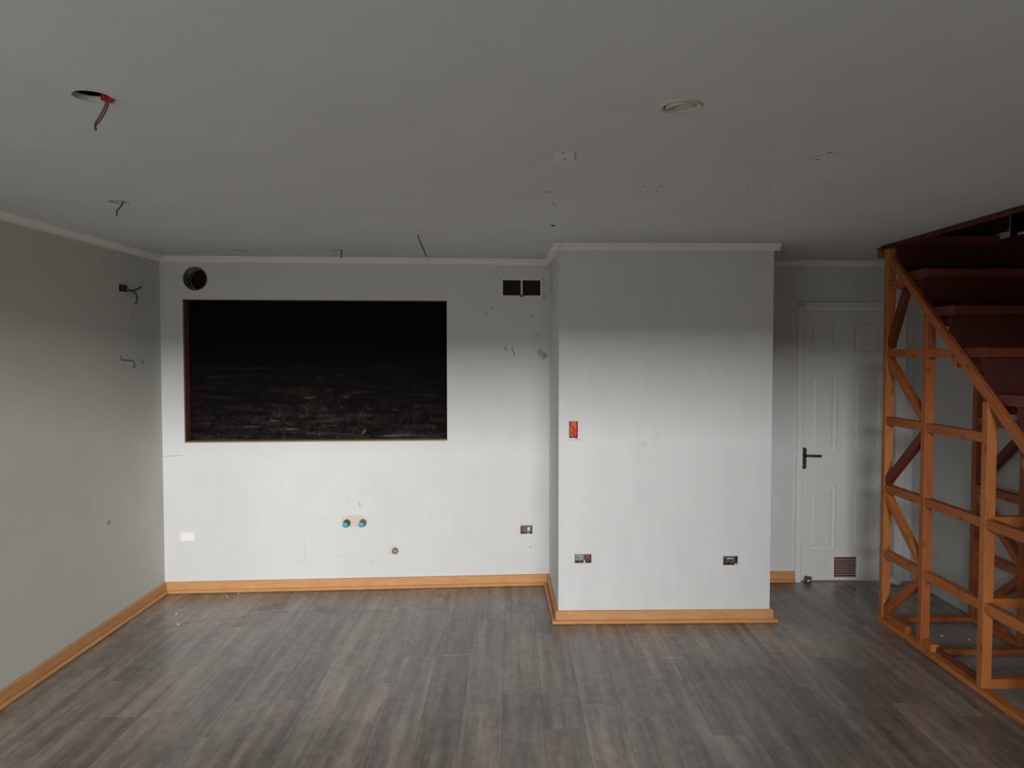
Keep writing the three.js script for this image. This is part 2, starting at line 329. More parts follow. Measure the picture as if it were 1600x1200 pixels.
// stairwell walls of the storey above (closed, dark)
const shaft = put('wall_stairwell', mergeGeometries([
  boxAt(0.1, 2.33, 4.3, 2.322, 3.835, -3.85), boxAt(0.83, 2.33, 0.1, 2.685, 3.835, -1.75), boxAt(0.83, 2.33, 0.1, 2.685, 3.835, -5.95), boxAt(0.83, 0.1, 4.4, 2.685, 5.05, -3.85),
]), M.plain, null, ST('walls of the stairwell in the storey above'));
put('trim_stairwell', mergeGeometries([boxAt(0.02, 0.19, 3.1, 2.36, 2.51, -3.45), boxAt(0.63, 0.19, 0.02, 2.685, 2.51, -1.89), boxAt(0.63, 0.19, 0.02, 2.685, 2.51, -5.01)]), W.riser, null, ST('dark timber lining of the stairwell opening'));

// ---------------------------------------------------------------- cornices and baseboards
function cornice(n, w, u0, u1) {
  const s = new THREE.Shape([[0, 0], [0.035, 0], [0.035, -0.007], [0.03, -0.012], [0.022, -0.018], [0.015, -0.027], [0.012, -0.035], [0.012, -0.042], [0, -0.042]].map((p) => new THREE.Vector2(...p)));
  const g = new THREE.ExtrudeGeometry(s, { depth: u1 - u0, bevelEnabled: false }).rotateY(-Math.PI / 2);   // profile x -> z
  const o = put('trim_' + n, g, M.cornice, null, ST('white plaster cornice'));
  g.translate(u1, 0, 0); o.position.set(w.at[0], H, w.at[2]); o.rotation.y = w.turn;
  return o;
}
const SIDE_L = line(0.2746, 5.694, 0.2944, 4.867), SIDE_R = line(1.6475, 4.896, 1.63, 5.752);
cornice(1, LEFT, 2.0, LEFT.L); cornice(2, BACK, 0, 2.77); cornice(3, COLUMN, -0.035, COLUMN.L + 0.035); cornice(4, SIDE_L, 0, SIDE_L.L + 0.033); cornice(5, SIDE_R, -0.033, SIDE_R.L); cornice(6, ALCOVE, 0.7, ALCOVE.L);

function baseboard(side, w, u0, u1, e0 = 0, e1 = 0) {
  const o = setting('baseboard_' + side, w.at, w.turn, 'varnished pine baseboard with shoe moulding');
  bar('board', [u0 - e0 * 0.018, 0.041, 0.009], [u1 + e1 * 0.018, 0.041, 0.009], 0.018, 0.08, W.base, o, 0.003);
  bar('shoe_moulding', [u0 - e0 * 0.04, 0.0125, 0.029], [u1 + e1 * 0.04, 0.0125, 0.029], 0.022, 0.023, W.base, o, 0.007);
}
baseboard('left', LEFT, 0.0, LEFT.L - 0.02); baseboard('back', BACK, 0, 2.767 - 0.018); baseboard('column', COLUMN, 0, COLUMN.L, 1, 1);
baseboard('column_side', SIDE_L, 0.0, SIDE_L.L); baseboard('column_far_side', SIDE_R, 0.0, SIDE_R.L); baseboard('alcove', ALCOVE, 0.78, 1.218);

// ---------------------------------------------------------------- boarded opening in the back wall
{
  const o = setting('window_1', BACK.at, BACK.turn, 'wide opening closed with a dusty black board');
  const [u0, h0, u1, h1] = OPEN;
  const board = canvasTexture(1024, 560, (x, y) => { const k = 0.8 + 0.4 * fbm(x * 6, y * 60, 3); return [20 * k, 18 * k, 17.5 * k]; }, (g, w, h) => {
    // dust and scuffs in long horizontal streaks, thickest along the foot
    for (let k = 0; k < 520; k++) {
      const y = h * (1 - Math.pow(rnd(), 2.4) * 0.55), x = w * rnd(), L = 20 + rnd() * 110;
      g.fillStyle = `rgba(${112 + rnd() * 30},${96 + rnd() * 26},${90 + rnd() * 26},${0.02 + rnd() * 0.055})`; g.beginPath(); g.ellipse(x, y, L * 0.6, 2 + rnd() * 7, (rnd() - 0.5) * 0.08, 0, 7); g.fill();
    }
    for (let k = 0; k < 420; k++) { const x = w * (0.06 + rnd() * 0.9), y = h * (1 - Math.pow(rnd(), 1.6) * 0.26); blotch(g, x, y, 46, 10, 'rgba(132,114,108,.075)', 4); }
    for (let k = 0; k < 150; k++) { const x = w * (0.2 + (rnd() + rnd()) * 0.28), y = h * (0.98 - (rnd() + rnd()) * 0.19); blotch(g, x, y, 40, 12, 'rgba(124,108,104,.08)', 4); }
    for (const [x, y, L, a] of [[0.43, 0.685, 60, 0.28], [0.58, 0.68, 36, 0.2], [0.2, 0.885, 80, 0.2], [0.36, 0.9, 60, 0.28], [0.5, 0.88, 90, 0.14], [0.74, 0.95, 170, 0.3], [0.3, 0.84, 50, 0.25]]) for (let k = 0; k < 9; k++) { g.fillStyle = `rgba(150,138,132,${a * 0.8})`; g.fillRect(x * w + rnd() * 20, y * h + (rnd() - 0.5) * 8, L * (0.3 + rnd() * 0.7), 1.5); }
    for (let k = 0; k < 40; k++) { g.fillStyle = `rgba(180,168,160,${0.06 + rnd() * 0.16})`; g.fillRect(w * rnd(), h * (0.45 + rnd() * 0.54), 1 + rnd() * 2, 1 + rnd()); }
    g.fillStyle = 'rgba(150,140,130,.5)'; g.fillRect(w * 0.008, h * 0.77, 6, 4); g.fillStyle = 'rgba(160,170,180,.55)'; g.fillRect(w * 0.226, h * 0.945, 3, 8);
  });
  const bg = new THREE.BoxGeometry(u1 - u0 + 0.04, h1 - h0 + 0.04, 0.02);
  put('black_infill', bg, new THREE.MeshPhysicalMaterial({ map: board, roughness: 0.95, specularIntensity: 0.12 }), o).position.set((u0 + u1) / 2, (h0 + h1) / 2, -0.112);
  const reveal = std({ color: 0x6d4a34, roughness: 0.8 });
  bar('jamb', [u0 + 0.003, h0, -0.05], [u0 + 0.003, h1, -0.05], 0.098, 0.012, reveal, o, 0.001, [1, 0, 0]);
  bar('jamb', [u1 - 0.001, h0, -0.062], [u1 - 0.001, h1, -0.062], 0.076, 0.004, reveal, o, 0.001, [1, 0, 0]);
  bar('sill', [u0, h0 + 0.003, -0.05], [u1, h0 + 0.003, -0.05], 0.098, 0.012, std({ color: 0x9c8468, roughness: 0.85 }), o, 0.001);
  bar('lintel', [u0, h1 - 0.001, -0.062], [u1, h1 - 0.001, -0.062], 0.076, 0.004, reveal, o, 0.001);
}
{ // wood chip lying against the board
  const o = put('wood_chip', barGeometry(0.038, 0.012, 0.018, 0.004), std({ color: 0x6e451f, roughness: 0.8 }), null, { label: 'small brown wood chip leaning on the black board', category: 'wood chip' });
  o.position.set(...on(BACK, 1.395, 1.125, -0.092)); o.rotation.set(0, BACK.turn, 0.9);
}

// ---------------------------------------------------------------- dark high opening over the stairs
{
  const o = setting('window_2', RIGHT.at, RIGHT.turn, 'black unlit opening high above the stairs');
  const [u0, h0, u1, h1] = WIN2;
  put('black_infill', new THREE.BoxGeometry(u1 - u0 + 0.04, h1 - h0 + 0.04, 0.02), new THREE.MeshPhysicalMaterial({ color: 0x070808, roughness: 0.95, specularIntensity: 0.1 }), o).position.set((u0 + u1) / 2, (h0 + h1) / 2, -0.014);  // flat black sheet painted as the darkness of the unlit opening
  bar('sill', [u0 + 0.1, h0 + 0.004, 0.008], [u1, h0 + 0.004, 0.008], 0.02, 0.014, M.casing, o);
  bar('jamb', [u0 - 0.3, 2.45, 0.008], [u0 - 0.3, 3.5, 0.008], 0.6, 0.016, W.riser, o, 0.002, [0, 0, 1]);
}

// ---------------------------------------------------------------- door in the passage
{
  const o = setting('door_1', ALCOVE.at, ALCOVE.turn, 'white six panel door with bronze lever and low vent');
  const L0 = 1.269, L1 = 1.965, T = 2.046;
  const cols = [[1.335, 1.535], [1.655, 1.865]], rows = [[0.235, 0.72], [0.985, 1.555], [1.725, 1.965]];
  const leaf = rectShape(L0, 0.006, L1, T); leaf.holes = [];
  for (const c of cols) for (const r of rows) leaf.holes.push(rectPath(c[0], r[0], c[1], r[1]));
  put('leaf', new THREE.ExtrudeGeometry(leaf, { depth: 0.03, bevelEnabled: true, bevelSize: -0.002, bevelOffset: 0, bevelThickness: 0.002, bevelSegments: 1 }).translate(0, 0, -0.047), M.door, o);
  for (const c of cols) for (const r of rows) {
    const s = rectShape(c[0] - 0.004, r[0] - 0.004, c[1] + 0.004, r[1] + 0.004), p = put('panel', new THREE.ExtrudeGeometry(s, { depth: 0.006, bevelEnabled: false }).translate(0, 0, -0.04), M.door, o);
    const f = rectShape(c[0] + 0.04, r[0] + 0.04, c[1] - 0.04, r[1] - 0.04);
    put('raised_field', new THREE.ExtrudeGeometry(f, { depth: 0.006, bevelEnabled: true, bevelSize: 0.012, bevelThickness: 0.004, bevelSegments: 1 }).translate(0, 0, -0.034), M.door, p);
  }
  bar('casing', [1.245, 0, 0.009], [1.245, 2.095, 0.009], 0.046, 0.02, M.casing, o, 0.004, [0, 0, 1]);
  bar('casing', [2.002, 0, 0.009], [2.002, 2.095, 0.009], 0.066, 0.02, M.casing, o, 0.004, [0, 0, 1]);
  bar('casing', [1.222, 2.072, 0.009], [2.035, 2.072, 0.009], 0.02, 0.046, M.casing, o, 0.004);
  bar('jamb', [1.268, 0, -0.075], [1.268, 2.05, -0.075], 0.006, 0.15, M.casing, o, 0.001, [0, 0, 1]);
  const handle = put('handle_plate', new THREE.ExtrudeGeometry((() => { const s = new THREE.Shape(); s.moveTo(-0.014, -0.072); s.absarc(0, -0.066, 0.014, Math.PI, 0, false); s.lineTo(0.014, 0.066); s.absarc(0, 0.066, 0.014, 0, Math.PI, false); return s; })(), { depth: 0.006, bevelEnabled: true, bevelSize: 0.001, bevelThickness: 0.001, bevelSegments: 1 }), M.bronze, o);
  handle.position.set(1.291, 0.93, -0.016);
  put('lever', mergeGeometries([new THREE.CylinderGeometry(0.009, 0.009, 0.05, 14).rotateX(Math.PI / 2).translate(0, 0, 0.025).toNonIndexed(), tube([[0, 0, 0.045], [0.02, 0.001, 0.05], [0.06, 0, 0.05], [0.108, -0.002, 0.048]], 0.0095, 20, 10).toNonIndexed()]), M.bronze, handle).position.set(0, 0.024, 0.006);
  put('escutcheon', new THREE.TorusGeometry(0.006, 0.002, 6, 14), M.steel, handle).position.set(0, -0.045, 0.008);
  // vent grille low in the door
  const g = put('vent_grille', (() => { const s = rectShape(1.506, 0.012, 1.713, 0.204); s.holes = [rectPath(1.524, 0.026, 1.695, 0.186)]; return new THREE.ExtrudeGeometry(s, { depth: 0.008, bevelEnabled: true, bevelSize: 0.002, bevelThickness: 0.002, bevelSegments: 1 }).translate(0, 0, -0.016); })(), M.white, o);
  put('vent_shade_backing', boxAt(0.171, 0.16, 0.004, 1.6095, 0.106, -0.0145), std({ color: 0x3a1c16, roughness: 0.9 }), g);  // dark panel, its colour stands for the shade behind the slats
  for (let k = 0; k < 9; k++) { const y = 0.034 + k * 0.0185; bar('slat', [1.525, y, -0.008], [1.694, y, -0.008], 0.012, 0.0075, std({ color: 0xa08c80, roughness: 0.6 }), g, 0.0015, [0, 1, 0.6]); }
}
{
  const o = thing('floor_bracket', 'small dark bent metal bracket on the floor at the left foot of the door', 'bracket', on(ALCOVE, 1.31, 0, 0.035), ALCOVE.turn);
  put('upright', boxAt(0.05, 0.045, 0.006, 0, 0.026, 0), M.darkgrey, o).rotation.z = -0.15;
  put('foot', boxAt(0.045, 0.005, 0.03, -0.004, 0.004, 0.013), M.darkgrey, o);
  put('plaster_flake', new THREE.TetrahedronGeometry(0.013).scale(1.3, 0.8, 0.8).translate(0.002, 0.02, 0.016), M.white, o);
}
{ // crumpled plastic behind the framing
  const g = new THREE.IcosahedronGeometry(0.06, 3), p = g.attributes.position;
  for (let i = 0; i < p.count; i++) { const x = p.getX(i), y = p.getY(i), z = p.getZ(i), k = 0.72 + 0.5 * Math.abs(noise(x * 60 + 9, y * 60 + z * 45) - 0.5) * 2; p.setXYZ(i, x * k * 1.05, y * k * 0.6, z * k * 0.7); }
  g.computeVertexNormals(); g.computeBoundingBox(); g.translate(0, -g.boundingBox.min.y, 0);
  const o = put('crumpled_bag', g, std({ color: 0xd9dede, roughness: 0.35 }), null, { label: 'crumpled white plastic bag on the floor at the right foot of the door', category: 'plastic bag' });
  o.position.set(2.83, 0.0, -5.69);
}

// ---------------------------------------------------------------- services on the back wall
{
  const o = thing('air_vent', 'double louvred air vent with white centre bar high on the back wall', 'vent', on(BACK, 2.5615, 2.131), BACK.turn);
  const w = 0.291, h = 0.123;
  const s = rectShape(-w / 2 - 0.006, -0.006, w / 2 + 0.006, h + 0.006); s.holes = [rectPath(-w / 2 + 0.008, 0.006, w / 2 - 0.008, h - 0.006)];
  put('frame', new THREE.ExtrudeGeometry(s, { depth: 0.006, bevelEnabled: false }), M.casing, o);
  put('centre_bar', boxAt(0.012, h, 0.01, 0, h / 2, 0.002), M.casing, o);
  put('latch', boxAt(0.022, 0.014, 0.012, 0, 0.002, 0.008), std({ color: 0x5a3a34, roughness: 0.7 }), o);
  put('duct_back', mergeGeometries([boxAt(w, h, 0.01, 0, h / 2, -0.12), boxAt(w, 0.004, 0.12, 0, 0.002, -0.06), boxAt(w, 0.004, 0.12, 0, h - 0.002, -0.06), boxAt(0.004, h, 0.12, -w / 2 + 0.002, h / 2, -0.06), boxAt(0.004, h, 0.12, w / 2 - 0.002, h / 2, -0.06)]), M.darkBrown, o);  // very dark brown lining closing the vent hole
  const lm = std({ color: 0x5a4a44, roughness: 0.6 });
  for (const side of [-1, 1]) for (let k = 0; k < 8; k++) { const y = 0.013 + k * 0.0138; bar('louvre', [side * 0.007, y, -0.008], [side * (w / 2 - 0.008), y, -0.008], 0.013, 0.002, lm, o, 0.0006, [0, 1, 0.7]); }
}
{
  const [u, h, r] = DUCT, o = thing('extractor_duct', 'round metal extractor duct opening in the back wall above the black board', 'duct', on(BACK, u, h), BACK.turn);
  put('sleeve', new THREE.CylinderGeometry(r - 0.002, r - 0.002, 0.2, 40, 1, true).rotateX(Math.PI / 2).translate(0, 0, -0.1), std({ color: 0x7d7a74, roughness: 0.45, metalness: 0.6, side: THREE.DoubleSide }), o);
  put('rim', new THREE.TorusGeometry(r - 0.001, 0.004, 8, 48), std({ color: 0x6a665c, roughness: 0.6 }), o);
  put('damper', new THREE.CylinderGeometry(r - 0.004, r - 0.004, 0.006, 40).rotateX(Math.PI / 2).translate(0, 0, -0.15), std({ color: 0x2c1512, roughness: 0.9 }), o);
  for (const z of [-0.03, -0.06, -0.09]) put('rib', new THREE.TorusGeometry(r - 0.004, 0.003, 6, 40).translate(0, 0, z), M.steel, o);
}
{
  const o = thing('wall_plate', 'plain white rectangular socket plate low on the back wall near the corner', 'socket plate', on(BACK, 0.1675, 0.369), BACK.turn);
  put('plate', barGeometry(0.106, 0.01, 0.071, 0.004).translate(-0.053, 0.0355, 0.005), M.white, o);
  for (let k = -1; k < 2; k++) put('blank_module', boxAt(0.022, 0.042, 0.002, k * 0.024, 0.0355, 0.0105), std({ color: 0xf2f2ee, roughness: 0.4 }), o);
}
{
  const o = thing('mortar_patch', 'pinkish mortar patch round the two capped water pipes', 'wall patch', on(BACK, 1.34, 0.459), BACK.turn);
  const s = new THREE.Shape([[-0.075, 0], [0.08, 0.002], [0.09, 0.03], [0.083, 0.062], [0.04, 0.08], [-0.03, 0.082], [-0.075, 0.066], [-0.092, 0.04]].map((p) => new THREE.Vector2(...p)));
  put('mortar', new THREE.ExtrudeGeometry(s, { depth: 0.002, bevelEnabled: true, bevelSize: 0.002, bevelThickness: 0.001, bevelSegments: 1 }), std({ color: 0xd2c6bd, roughness: 0.95 }), o);
  [[1.29, 'capped water pipe stub with bright teal cap and dark green collar', 0x4c5236], [1.404, 'capped water pipe stub with small teal cap and brown collar', 0x7c5e54]].forEach(([u, label, col], i) => {
    const q = thing('capped_pipe' + (i ? '_001' : ''), label, 'water pipe', on(BACK, u, 0.486, 0.003), BACK.turn, 'capped water pipes on the back wall');
    put('collar', new THREE.CylinderGeometry(0.024, 0.026, 0.016, 24).rotateX(Math.PI / 2).translate(0, 0, 0.008), std({ color: col, roughness: 0.7 }), q);
    put('stub', new THREE.CylinderGeometry(0.017, 0.017, 0.05, 20).rotateX(Math.PI / 2).translate(-0.003, -0.003, 0.03), M.brass, q);
    put('cap', new THREE.LatheGeometry([[0, 0.03], [0.013, 0.03], [0.0175, 0.026], [0.0185, 0.02], [0.0185, 0]].map((p) => new THREE.Vector2(...p)), 24).rotateX(Math.PI / 2).translate(-0.004, -0.004, 0.04), M.teal, q);
  });
  const d = thing('drain_outlet', 'round beige waste pipe end low on the back wall', 'pipe', on(BACK, 1.635, 0.277), BACK.turn);
  put('patch', new THREE.ExtrudeGeometry(rectShape(-0.05, -0.028, 0.018, 0.034), { depth: 0.0015, bevelEnabled: false }), std({ color: 0xd6cbc2, roughness: 0.95 }), d);
  put('pipe_end', new THREE.LatheGeometry([[0.013, 0.0], [0.013, 0.03], [0.017, 0.034], [0.021, 0.03], [0.021, 0]].map((p) => new THREE.Vector2(...p)), 24).rotateX(Math.PI / 2), std({ color: 0x857550, roughness: 0.6 }), d);
  put('plug', new THREE.CylinderGeometry(0.0125, 0.0125, 0.016, 20).rotateX(Math.PI / 2).translate(0, 0, 0.012), M.pipe, d);
}
// open wall boxes: a shell sunk in the wall with loose wires; (u, h) is the lower middle of the hole
function shell(w, h, t, m, parent) {
  const e = 0.003;
  put('box_shell', mergeGeometries([boxAt(w, h, e, 0, h / 2, -t), boxAt(e, h, t, -w / 2 + e / 2, h / 2, -t / 2), boxAt(e, h, t, w / 2 - e / 2, h / 2, -t / 2), boxAt(w, e, t, 0, e / 2, -t / 2), boxAt(w, e, t, 0, h - e / 2, -t / 2)]), m, parent);
}
function openBox(name, label, w, rect, m) {
  const [u0, h0, u1, h1] = rect, o = thing(name, label, 'socket box', on(w, (u0 + u1) / 2, h0), w.turn);
  shell(u1 - u0, h1 - h0, 0.05, m, o);
  return o;
}
{
  const o = openBox('socket_box', 'open grey socket box with pink wires low on the back wall', BACK, BOX_BACK, std({ color: 0x77706e, roughness: 0.7 }));
  put('wire_coil', tube([[-0.03, 0.012, -0.03], [-0.02, 0.045, -0.01], [0.0, 0.03, -0.005], [-0.025, 0.02, -0.01], [-0.01, 0.05, -0.02]], 0.005), std({ color: 0xa06a6c, roughness: 0.6 }), o);
  put('connector', boxAt(0.02, 0.026, 0.02, 0.018, 0.035, -0.02), M.whitewire, o);
  put('screw_ear', boxAt(0.014, 0.012, 0.003, 0.012, 0.008, -0.003), M.steel, o);
}
{
  const o = openBox('socket_box_001', 'open socket box with grey module and red wires low on the column', COLUMN, BOX_ONE, std({ color: 0x75706f, roughness: 0.7 }));
  put('module', boxAt(0.05, 0.036, 0.014, -0.022, 0.036, -0.012), M.grey, o);
  for (const x of [-0.035, 0.012]) put('terminal', new THREE.CylinderGeometry(0.004, 0.004, 0.006, 10).rotateX(Math.PI / 2).translate(x, 0.034, -0.003), M.dark, o);
  put('conduit_end', boxAt(0.02, 0.014, 0.02, -0.018, 0.009, -0.02), M.darkgrey, o);
  put('wire_loop', tube([[0.02, 0.006, -0.03], [0.04, 0.03, -0.01], [0.025, 0.05, -0.012], [0.045, 0.02, -0.02], [0.03, 0.012, -0.008]], 0.0055), std({ color: 0x9a5458, roughness: 0.6 }), o);
  put('screw_ear', boxAt(0.01, 0.018, 0.004, 0.008, 0.008, -0.002), M.whitewire, o);
  const q = openBox('socket_box_002', 'open dark socket box with a curled wire low on the column near its outer edge', COLUMN, BOX_TWO, std({ color: 0x5c5859, roughness: 0.7 }));
  put('wire_loop', tube([[-0.02, 0.01, -0.03], [-0.018, 0.034, -0.008], [0.012, 0.034, -0.004], [0.02, 0.02, -0.008], [0.0, 0.014, -0.012]], 0.006), std({ color: 0x77605c, roughness: 0.6 }), q);
  put('wire_strip', tube([[-0.022, 0.041, -0.006], [0.0, 0.043, -0.003], [0.018, 0.041, -0.006]], 0.003), M.whitewire, q);
  put('screw_ear', boxAt(0.016, 0.01, 0.003, 0.036, 0.006, -0.002), M.whitewire, q);
  const s = openBox('switch_box', 'open orange plastic switch box in the column at chest height', COLUMN, BOX_ORANGE, M.orange2);
  put('box_liner', mergeGeometries([boxAt(0.046, 0.094, 0.004, 0, 0.0525, -0.03), boxAt(0.012, 0.094, 0.02, -0.008, 0.0525, -0.02)]), M.orange, s);
  put('wire_loop', tube([[-0.018, 0.09, -0.03], [0.0, 0.06, -0.006], [0.012, 0.04, -0.008], [-0.01, 0.028, -0.006], [0.014, 0.012, -0.01]], 0.006), std({ color: 0xc84a22, roughness: 0.5 }), s);
  put('screw_ear', boxAt(0.014, 0.012, 0.003, 0.006, 0.099, -0.004), std({ color: 0xc77e54, roughness: 0.6 }), s);
  put('torn_paint', mergeGeometries([new THREE.TetrahedronGeometry(0.01).scale(1, 1, 0.4).translate(-0.012, 0.002, 0.001), new THREE.TetrahedronGeometry(0.009).scale(1, 1, 0.4).translate(0.018, -0.001, 0.001)]), M.darkgrey, s);
}
{ // broken box and loose wire on the left wall
  const o = thing('wall_lamp_box', 'broken dark lamp box with loose wires high on the left wall', 'electrical box', on(LEFT, (LBOX[0] + LBOX[2]) / 2, LBOX[1]), LEFT.turn);
  shell(0.105, 0.042, 0.05, std({ color: 0x3a1a14, roughness: 0.85 }), o);
  put('torn_conduit', new THREE.CylinderGeometry(0.018, 0.02, 0.04, 14).rotateX(Math.PI / 2).translate(-0.02, 0.025, 0.0), std({ color: 0x4a1810, roughness: 0.7 }), o);
  put('loose_wire', tube([[0.0, 0.02, 0.0], [0.05, 0.012, 0.02], [0.1, 0.02, 0.03], [0.17, 0.045, 0.035]], 0.006), M.wire, o);
  put('loose_wire', tube([[0.06, 0.015, 0.01], [0.1, 0.0, 0.03], [0.11, -0.04, 0.035], [0.1, -0.075, 0.03]], 0.005), M.wire, o);
}

// ---------------------------------------------------------------- ceiling fittings
function holeTrim(name, label, [x, d, r], wires) {
  const o = thing(name, label, 'ceiling hole', [x, H, -d], 0, 'holes of removed ceiling lamps');
  put('hole_edge', new THREE.CylinderGeometry(r + 0.001, r + 0.001, 0.018, 32, 1, true).translate(0, 0.0085, 0), std({ color: 0x5e5a51, roughness: 0.95, side: THREE.DoubleSide }), o);
  for (const [n, pts, rad, m] of wires) put(n, tube(pts, rad), m, o);
  return o;
}
holeTrim('lamp_hole', 'ceiling lamp hole with red conduit and wires hanging out', LAMP_HOLES[0], [
  ['loose_wire', [[0.02, 0.1, 0.0], [0.028, 0.0, -0.022], [0.02, -0.03, -0.02], [0.0, -0.062, -0.02]], 0.0026, M.redwire],
  ['loose_wire', [[0.025, 0.08, -0.01], [0.034, 0.0, -0.022], [0.03, -0.025, -0.02], [0.012, -0.058, -0.018], [0.0, -0.07, -0.02]], 0.0022, M.wire],
  ['wire_tip', [[0.0, -0.06, -0.02], [-0.003, -0.075, -0.02], [-0.001, -0.084, -0.02]], 0.003, M.darkgrey],
]);
{ const o = thing('conduit', 'short bright red corrugated conduit at the edge of a ceiling lamp hole', 'conduit', [LAMP_HOLES[0][0] + 0.034, H + 0.004, -LAMP_HOLES[0][1] - 0.018]);
  for (let k = 0; k < 5; k++) put('ridge', new THREE.TorusGeometry(0.011, 0.0028, 7, 18).rotateY(Math.PI / 2).translate(-0.012 + k * 0.0058, 0, 0), M.red, o);
  put('pipe', new THREE.CylinderGeometry(0.011, 0.011, 0.03, 18, 1, true).rotateZ(Math.PI / 2), std({ color: 0x9a1f16, roughness: 0.5, side: THREE.DoubleSide }), o);
  o.rotation.set(0.25, 0.7, -0.25); }
holeTrim('lamp_hole_001', 'ceiling lamp hole with one short dark wire near the left wall', LAMP_HOLES[1], [['loose_wire', [[0.02, 0.08, -0.02], [0.02, 0.0, 0.005], [0.006, -0.025, 0.006], [-0.008, -0.04, 0.006], [-0.008, -0.062, 0.006]], 0.0032, M.wire]]);
holeTrim('lamp_hole_002', 'ceiling lamp hole with a white wire tip close to the back left corner', LAMP_HOLES[2], [['loose_wire', [[0.03, 0.08, -0.01], [0.044, 0.0, 0.0], [0.046, -0.02, 0.004], [0.046, -0.034, 0.004]], 0.004, M.whitewire]]);
holeTrim('lamp_hole_003', 'smaller ceiling lamp hole with a straight wire above the black board', LAMP_HOLES[3], [['loose_wire', [[0.02, 0.08, 0.0], [0.028, 0.0, 0.004], [0.029, -0.03, 0.006], [0.028, -0.052, 0.006]], 0.004, M.wire]]);
{
  const o = thing('hanging_wire', 'long thin dark wire with white tip hanging from the ceiling before the vent wall', 'wire', [-0.546, H, -4.521]);
  put('cable', tube([[0, 0.03, 0], [0.002, -0.01, 0.0], [0.02, -0.055, 0.006], [0.04, -0.1, 0.01], [0.052, -0.132, 0.012]], 0.0036), M.wire, o);
  put('bare_tip', tube([[0.052, -0.13, 0.012], [0.056, -0.145, 0.012], [0.06, -0.152, 0.012]], 0.0045), M.whitewire, o);
}
{
  const o = thing('recessed_downlight', 'round recessed ceiling downlight with tilted inner ring, unlit', 'ceiling lamp', [LAMP[0], H, -LAMP[1]]);
  const grime = std({ color: 0xc6c3b8, roughness: 0.5, metalness: 0.15 });
  put('outer_ring', new THREE.LatheGeometry([[0.046, 0.012], [0.046, 0.0], [0.048, -0.004], [0.056, -0.006], [0.0605, -0.003], [0.0605, 0.0]].map((p) => new THREE.Vector2(...p)), 48), grime, o);
  const t = put('tilting_ring', new THREE.LatheGeometry([[0.033, 0.014], [0.033, 0.0], [0.035, -0.003], [0.0385, -0.003], [0.0405, 0.0], [0.0405, 0.012]].map((p) => new THREE.Vector2(...p)), 40), grime, o);
  t.rotation.set(0.12, 0, 0.16); t.position.y = 0.001;
  put('reflector', new THREE.LatheGeometry([[0.006, 0.045], [0.016, 0.04], [0.026, 0.028], [0.0335, 0.006]].map((p) => new THREE.Vector2(...p)), 32), std({ color: 0x9a9c98, roughness: 0.35, metalness: 0.5, side: THREE.DoubleSide }), t);
  put('lamp_glass', new THREE.CylinderGeometry(0.03, 0.03, 0.003, 32).translate(0, 0.014, 0), std({ color: 0xaeb4ae, roughness: 0.25 }), t);
  put('housing', new THREE.CylinderGeometry(0.048, 0.04, 0.07, 28, 1, true).translate(0, 0.045, 0), std({ color: 0x1c1a17, roughness: 0.9, side: THREE.DoubleSide }), o);
}

// ---------------------------------------------------------------- staircase: treads, risers, bearers and stringers
const XL = 2.36, XR = 2.99, RISE = 0.2315, GO = 0.295;
const stairs = thing('staircase', 'unfinished narrow timber staircase with dark red risers over open zigzag stud framing', 'staircase', [2.675, 0, -3.2]);
const sp = (x, y, d) => [x - 2.675, y, -d + 3.2];
for (let k = -3; k <= 7; k++) {                                    // k = 1 is the step at 1.974 m
  const top = 1.974 - (k - 1) * RISE, nose = 4.19 - (k - 1) * GO;
  if (top > 2.5 || top < 0.05) continue;
  bar('tread', sp(2.392, top - 0.026, nose + 0.1625), sp(XR, top - 0.026, nose + 0.1625), 0.325, 0.052, W.tread, stairs, 0.006);
  const below = Math.max(0.0, top - RISE);
  const hr = top - 0.052 - below;
  if (hr > 0.02) bar('riser', sp(2.388, below + hr / 2, nose + 0.04), sp(XR, below + hr / 2, nose + 0.04), 0.022, hr, W.riser, stairs, 0.002);
  bar('bearer', sp(2.388, top - 0.079, nose + 0.285), sp(XR, top - 0.079, nose + 0.285), 0.045, 0.052, W.frame[k & 1], stairs, 0.003);
}
bar('riser', sp(2.388, 2.55, 4.965), sp(XR, 2.55, 4.965), 0.022, 0.22, W.riser, stairs);
put('wall_cladding', new THREE.ExtrudeGeometry(new THREE.Shape([[3.0, 0.8], [4.98, 2.38], [4.98, 2.412], [3.0, 2.412]].map((p) => new THREE.Vector2(...p))), { depth: 0.008, bevelEnabled: false }).rotateY(Math.PI / 2).translate(2.991 - 2.675, 0, 3.2), W.riser, stairs);
const strH = (d) => 1.715 + 0.785 * (d - 4.124);                   // centre line of the stringers
for (const [x, dy] of [[2.376, 0], [2.962, -0.11]]) bar('stringer', sp(x, strH(2.2) + dy, 2.2), sp(x, strH(4.86) + dy, 4.86), 0.03, 0.05, W.frame[1], stairs, 0.003);

